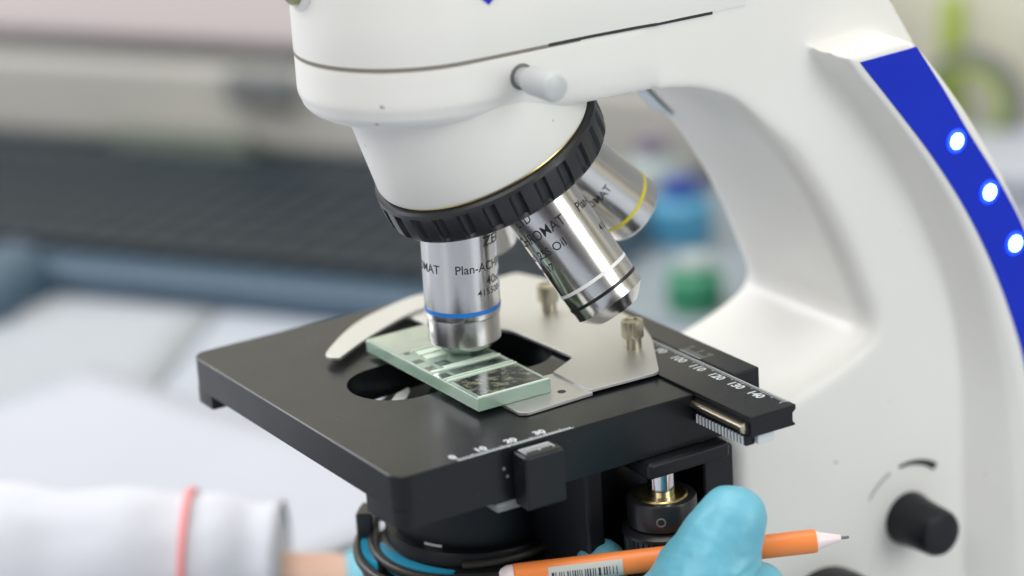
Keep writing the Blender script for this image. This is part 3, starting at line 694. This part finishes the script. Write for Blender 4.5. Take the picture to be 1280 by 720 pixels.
# nitrile folds across the thumb and the web of the hand
for fz, fy, rr in ((-36.5, 26, .9), (-40, 24.5, 1.0), (-47, 22, 1.0), (-52, 20, .9)):
    tube(bm, spline([(108 + (-40 - fz) * .35, fy - 9, fz - 2.6), (109.5 + (-40 - fz) * .35, fy - 2, fz - .5), (106 + (-40 - fz) * .35, fy + 8, fz + 1.6)], 5), [rr * (.5 + math.sin(PI * i / 10) * .6) for i in range(11)], 10)
gl = obj('glove', bm, M['glove'], per, smooth=True, angle=180, label='blue nitrile glove on the hand holding the orange pencil'); remesh(gl, 0.8, 8, 1.2)
bm = BM()
lathe(bm, [(20.6, 0), (20.2, 1.5), (19.8, 24)], (-118.8, 13.6, -130.4), (.45, .88, .08), 32)
capsules(bm, [((-113.5, 23.5, -129.5), 19.0), ((-107, 34, -127.5), 20), ((-98, 46, -124), 17)])
capsules(bm, [((-98, 44, -122), 12), ((-84, 50, -110), 9.4), ((-70, 46, -100), 8.6), ((-58, 36, -94), 8)])
capsules(bm, [((-98, 40, -130), 12), ((-82, 42, -124), 9.4), ((-66, 34, -116), 8.6), ((-54, 24, -110), 8)])
capsules(bm, [((-104, 32, -136), 12), ((-86, 30, -136), 9), ((-70, 22, -130), 8.4), ((-58, 14, -124), 7.6)])
gl2 = obj('glove', bm, M['glove'], per, smooth=True, angle=180, label='blue nitrile glove on the hand behind the condenser'); remesh(gl2, 1.2, 8, 1.0)
bm = BM(); tube(bm, spline([(-114.5, 21.5, -130), (-119, 13.3, -130), (-128, 1, -129), (-150, -32, -127)], 4), 18.6, 32)
obj('wrist', bm, M['skin'], per)
arm = spline([(-133.2, -5.5, -126.5), (-151.3, -34.2, -125), (-187.3, -93.8, -122), (-224, -157, -121), (-300, -290, -110)], 8)
bm = BM(); tube(bm, arm, [35 + i * .5 + 1.4 * math.sin(i * 1.3) for i in range(len(arm))], 48)
sl = obj('sleeve', bm, M['cloth'], per, angle=180)
ss = sl.modifiers.new('sub', 'SUBSURF'); ss.levels = 1; ss.render_levels = 1
stx = bpy.data.textures.new('cloth_folds', 'CLOUDS'); stx.noise_scale = 0.035; stx.noise_depth = 2
sd = sl.modifiers.new('folds', 'DISPLACE'); sd.texture = stx; sd.strength = 0.004; sd.texture_coords = 'LOCAL'; sd.mid_level = 0.6
dA = (arm[0] - arm[3]).normalized()
bm = BM(); lathe(bm, [(34.6, 3.4), (35.7, 3.3), (35.7, 1.2), (34.6, 1.1), (34.6, 3.4)], arm[0], -dA, 48, close=False); obj('cuff_shadow', bm, M['cuffshade'], sl)  # shadow at the cuff's edge, painted in as a grey band
ic = 8
bm = BM(); dd = (arm[ic] - arm[ic - 1]).normalized(); tube(bm, [arm[ic] - dd * 1.2, arm[ic] + dd * 1.2], 35 + ic * .5 + 1.5, 48); obj('sleeve_stripe', bm, M['redstripe'], sl)

# ------------------------------------------------------------------ background
kb = thing('keyboard', bgp(-300, 540, DZ), 'dark keyboard with a slate blue front edge lying behind the microscope', 'keyboard')
K0, K1 = -760, -180
bm = BM(); vs = box(bm, K0, K1, 436, 654, DZ + 1, DZ + 14)
for v in vs: v.co = bgp(v.co.x, v.co.y, v.co.z)
obj('case', bm, M['keyboard'], kb, bevel=3)
bm = BM(); bbox_bg(bm, K0 + 4, K1 - 4, 464, 650, DZ + 14, DZ + 15.5); obj('key_bed', bm, M['key'], kb)
keys = 0
bm0 = None
for r in range(6):
    for c in range(29):
        u = K0 + 12 + c * 19.1; v = 468 + r * 25.5
        if u + 17 > K1 - 8: continue
        if keys >= 96: break
        if bm0 is None:
            b = BM(); bbox_bg(b, u, u + 16.5, v, v + 21, DZ + 15.5, DZ + 20)
            bm0 = obj('key', b, M['key'], kb, bevel=1.2, seg=2); base = (u, v)
        else:
            o = bm0.copy(); COL.objects.link(o); o.parent = kb; o.location = (RU * (u - base[0]) + RV * (v - base[1])) * S
        keys += 1
rest = BM(); cnt = 0
for r in range(6):
    for c in range(29):
        u = K0 + 12 + c * 19.1; v = 468 + r * 25.5
        if u + 17 > K1 - 8: continue
        cnt += 1
        if cnt <= 96: continue
        bbox_bg(rest, u, u + 16.5, v, v + 21, DZ + 15.5, DZ + 20)
if len(rest.verts): tag(obj('key_rows', rest, M['key'], kb, bevel=1.2, seg=2), kind='stuff')
# cream device behind the keyboard
dv = thing('printer', bgp(-480, 740, DZ), 'cream office machine with a dark slot standing behind the keyboard', 'printer')
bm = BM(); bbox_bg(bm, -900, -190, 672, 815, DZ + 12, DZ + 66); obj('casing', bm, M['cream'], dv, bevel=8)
bm = BM(); bbox_bg(bm, -885, -205, 690, 810, DZ, DZ + 12); obj('base', bm, M['darkgrey'], dv)
bm = BM(); bbox_bg(bm, -890, -200, 684, 810, DZ + 66, DZ + 76); obj('paper_slot', bm, M['darkgrey'], dv)
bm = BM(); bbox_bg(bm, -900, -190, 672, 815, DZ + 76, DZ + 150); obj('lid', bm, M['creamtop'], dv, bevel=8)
bm = BM(); bbox_bg(bm, -486, -440, 662, 674, -121, -101); obj('control_panel', bm, M['darkgrey'], dv, bevel=3)
def bottle(u, v, h, r, body, cap, label, cat='bottle', group=None):
    t = thing('bottle', bgp(u, v, DZ + 3), label, cat, group); p = bgp(u, v, DZ + 3)
    bm = BM(); lathe(bm, [(r * .95, 0), (r, 2), (r, h * .62), (r * .8, h * .72), (r * .45, h * .76), (r * .45, h * .8)], p, (0, 0, 1), 40); obj('body', bm, body, t, angle=40)
    bm = BM(); lathe(bm, [(r * .62, h * .78), (r * .62, h), (0, h)], p, (0, 0, 1), 40); obj('cap', bm, cap, t, bevel=1, angle=40)
bottle(-122, 500, 27, 14, M['green'], M['clear'], 'small green bottle seen low through the arch of the microscope')
bottle(-168, 600, 34, 17, M['skyblue'], M['cobalt'], 'sky blue bottle with a cobalt cap seen through the arch')
bottle(-200, 640, 46, 15, M['clear'], M['maroon'], 'milky bottle with a maroon cap beside the sky blue bottle')
bx = thing('white_box', bgp(90, 755, DZ), 'white cardboard box standing on the desk right of the microscope', 'box')
bm = BM(); bbox_bg(bm, -60, 240, 700, 810, DZ, DZ + 14); obj('carton', bm, M['paper'], bx, bevel=2)
bm = BM(); bbox_bg(bm, -64, 244, 696, 814, DZ + 14.5, DZ + 22); obj('lid', bm, M['paper'], bx, bevel=2)
mk = thing('marker_pen', bgp(-76, 800, DZ), 'lime green marker standing upright against the cream wall', 'marker')
p = bgp(-76, 800, DZ)
bm = BM(); lathe(bm, [(7, 0), (7, 60)], p, (0.02, 0.02, 1), 24); obj('barrel', bm, M['lime'], mk)
bm = BM(); lathe(bm, [(7.5, 60), (7.5, 93), (5, 97), (0, 97)], p, (0.02, 0.02, 1), 24); obj('cap', bm, M['lime'], mk)
tp = thing('tape_roll', bgp(-60, 795, DZ), 'dark and green rimmed tape roll standing in front of the cream wall', 'tape roll')
c = bgp(-60, 790, DZ + 37)
def ringm(r0, r1, wd): 
    bm = BM(); lathe(bm, [(r0, -wd), (r1, -wd), (r1, wd), (r0, wd), (r0, -wd)], c, -RV, 48, close=False); return bm
obj('roll', ringm(23, 30, 6), M['darkgrey'], tp); obj('rim', ringm(18, 23, 8), M['lime'], tp)
ms = thing('computer_mouse', bgp(-480, 410, DZ), 'dark computer mouse at the left beside the keyboard', 'mouse')
bm = BM(); capsules(bm, [(tuple(bgp(-478, 392, DZ + 8)), 20), (tuple(bgp(-486, 432, DZ + 8)), 21)]); mo = obj('shell', bm, M['keyboard'], ms, angle=180); remesh(mo, 2, 4)
def sheet(u0, u1, v0, v1, ang, z, label, material, grp='loose sheets on the desk'):
    b = BM(); cu, cv = (u0 + u1) / 2, (v0 + v1) / 2; n = 12; g = []
    for i in range(n + 1):
        row = []
        for j in range(n + 1):
            a, bb = (i / n - .5) * (u1 - u0), (j / n - .5) * (v1 - v0)
            uu, vv = cu + a * math.cos(ang) - bb * math.sin(ang), cv + a * math.sin(ang) + bb * math.cos(ang)
            row.append(b.verts.new(bgp(uu, vv, z + 1.6 * (math.sin(i * .6 + ang * 9) + math.cos(j * .5)) ** 2 * .6)))
        g.append(row)
    for i in range(n):
        for j in range(n): b.faces.new((g[i][j], g[i + 1][j], g[i + 1][j + 1], g[i][j + 1]))
    o = obj('paper_sheet', b, material, None, origin=tuple(bgp(cu, cv, z)), angle=180)
    so = o.modifiers.new('thickness', 'SOLIDIFY'); so.thickness = 0.0002
    tag(o, label, 'paper', grp); return o
sheet(-640, -330, 190, 400, .25, DZ + 1, 'pale grey sheet lying in front of the keyboard', M['paper2'])
sheet(-420, -160, 60, 300, -.35, DZ + 3.5, 'white sheet lying left of the black stage', M['paper'])
tr = thing('instrument_tray', bgp(-180, 560, DZ), 'grey tray under the bottles seen through the arch', 'tray')
bm = BM(); bbox_bg(bm, -270, -85, 470, 668, DZ + .5, DZ + 3); obj('tray_floor', bm, M['greyblue'], tr, bevel=1)
bm = BM(); bbox_bg(bm, -84.5, -78, 470, 668, DZ + .5, DZ + 26); obj('rim', bm, M['darkgrey'], tr, bevel=1)
nb = tag(obj('note_card', (lambda b: (bbox_bg(b, -565, -470, 655, 668, DZ + 1, DZ + 26), b)[1])(BM()), M['cardboard'], None, origin=tuple(bgp(-517, 662, DZ)), bevel=1), 'olive cardboard strip leaning behind the keyboard', 'card')
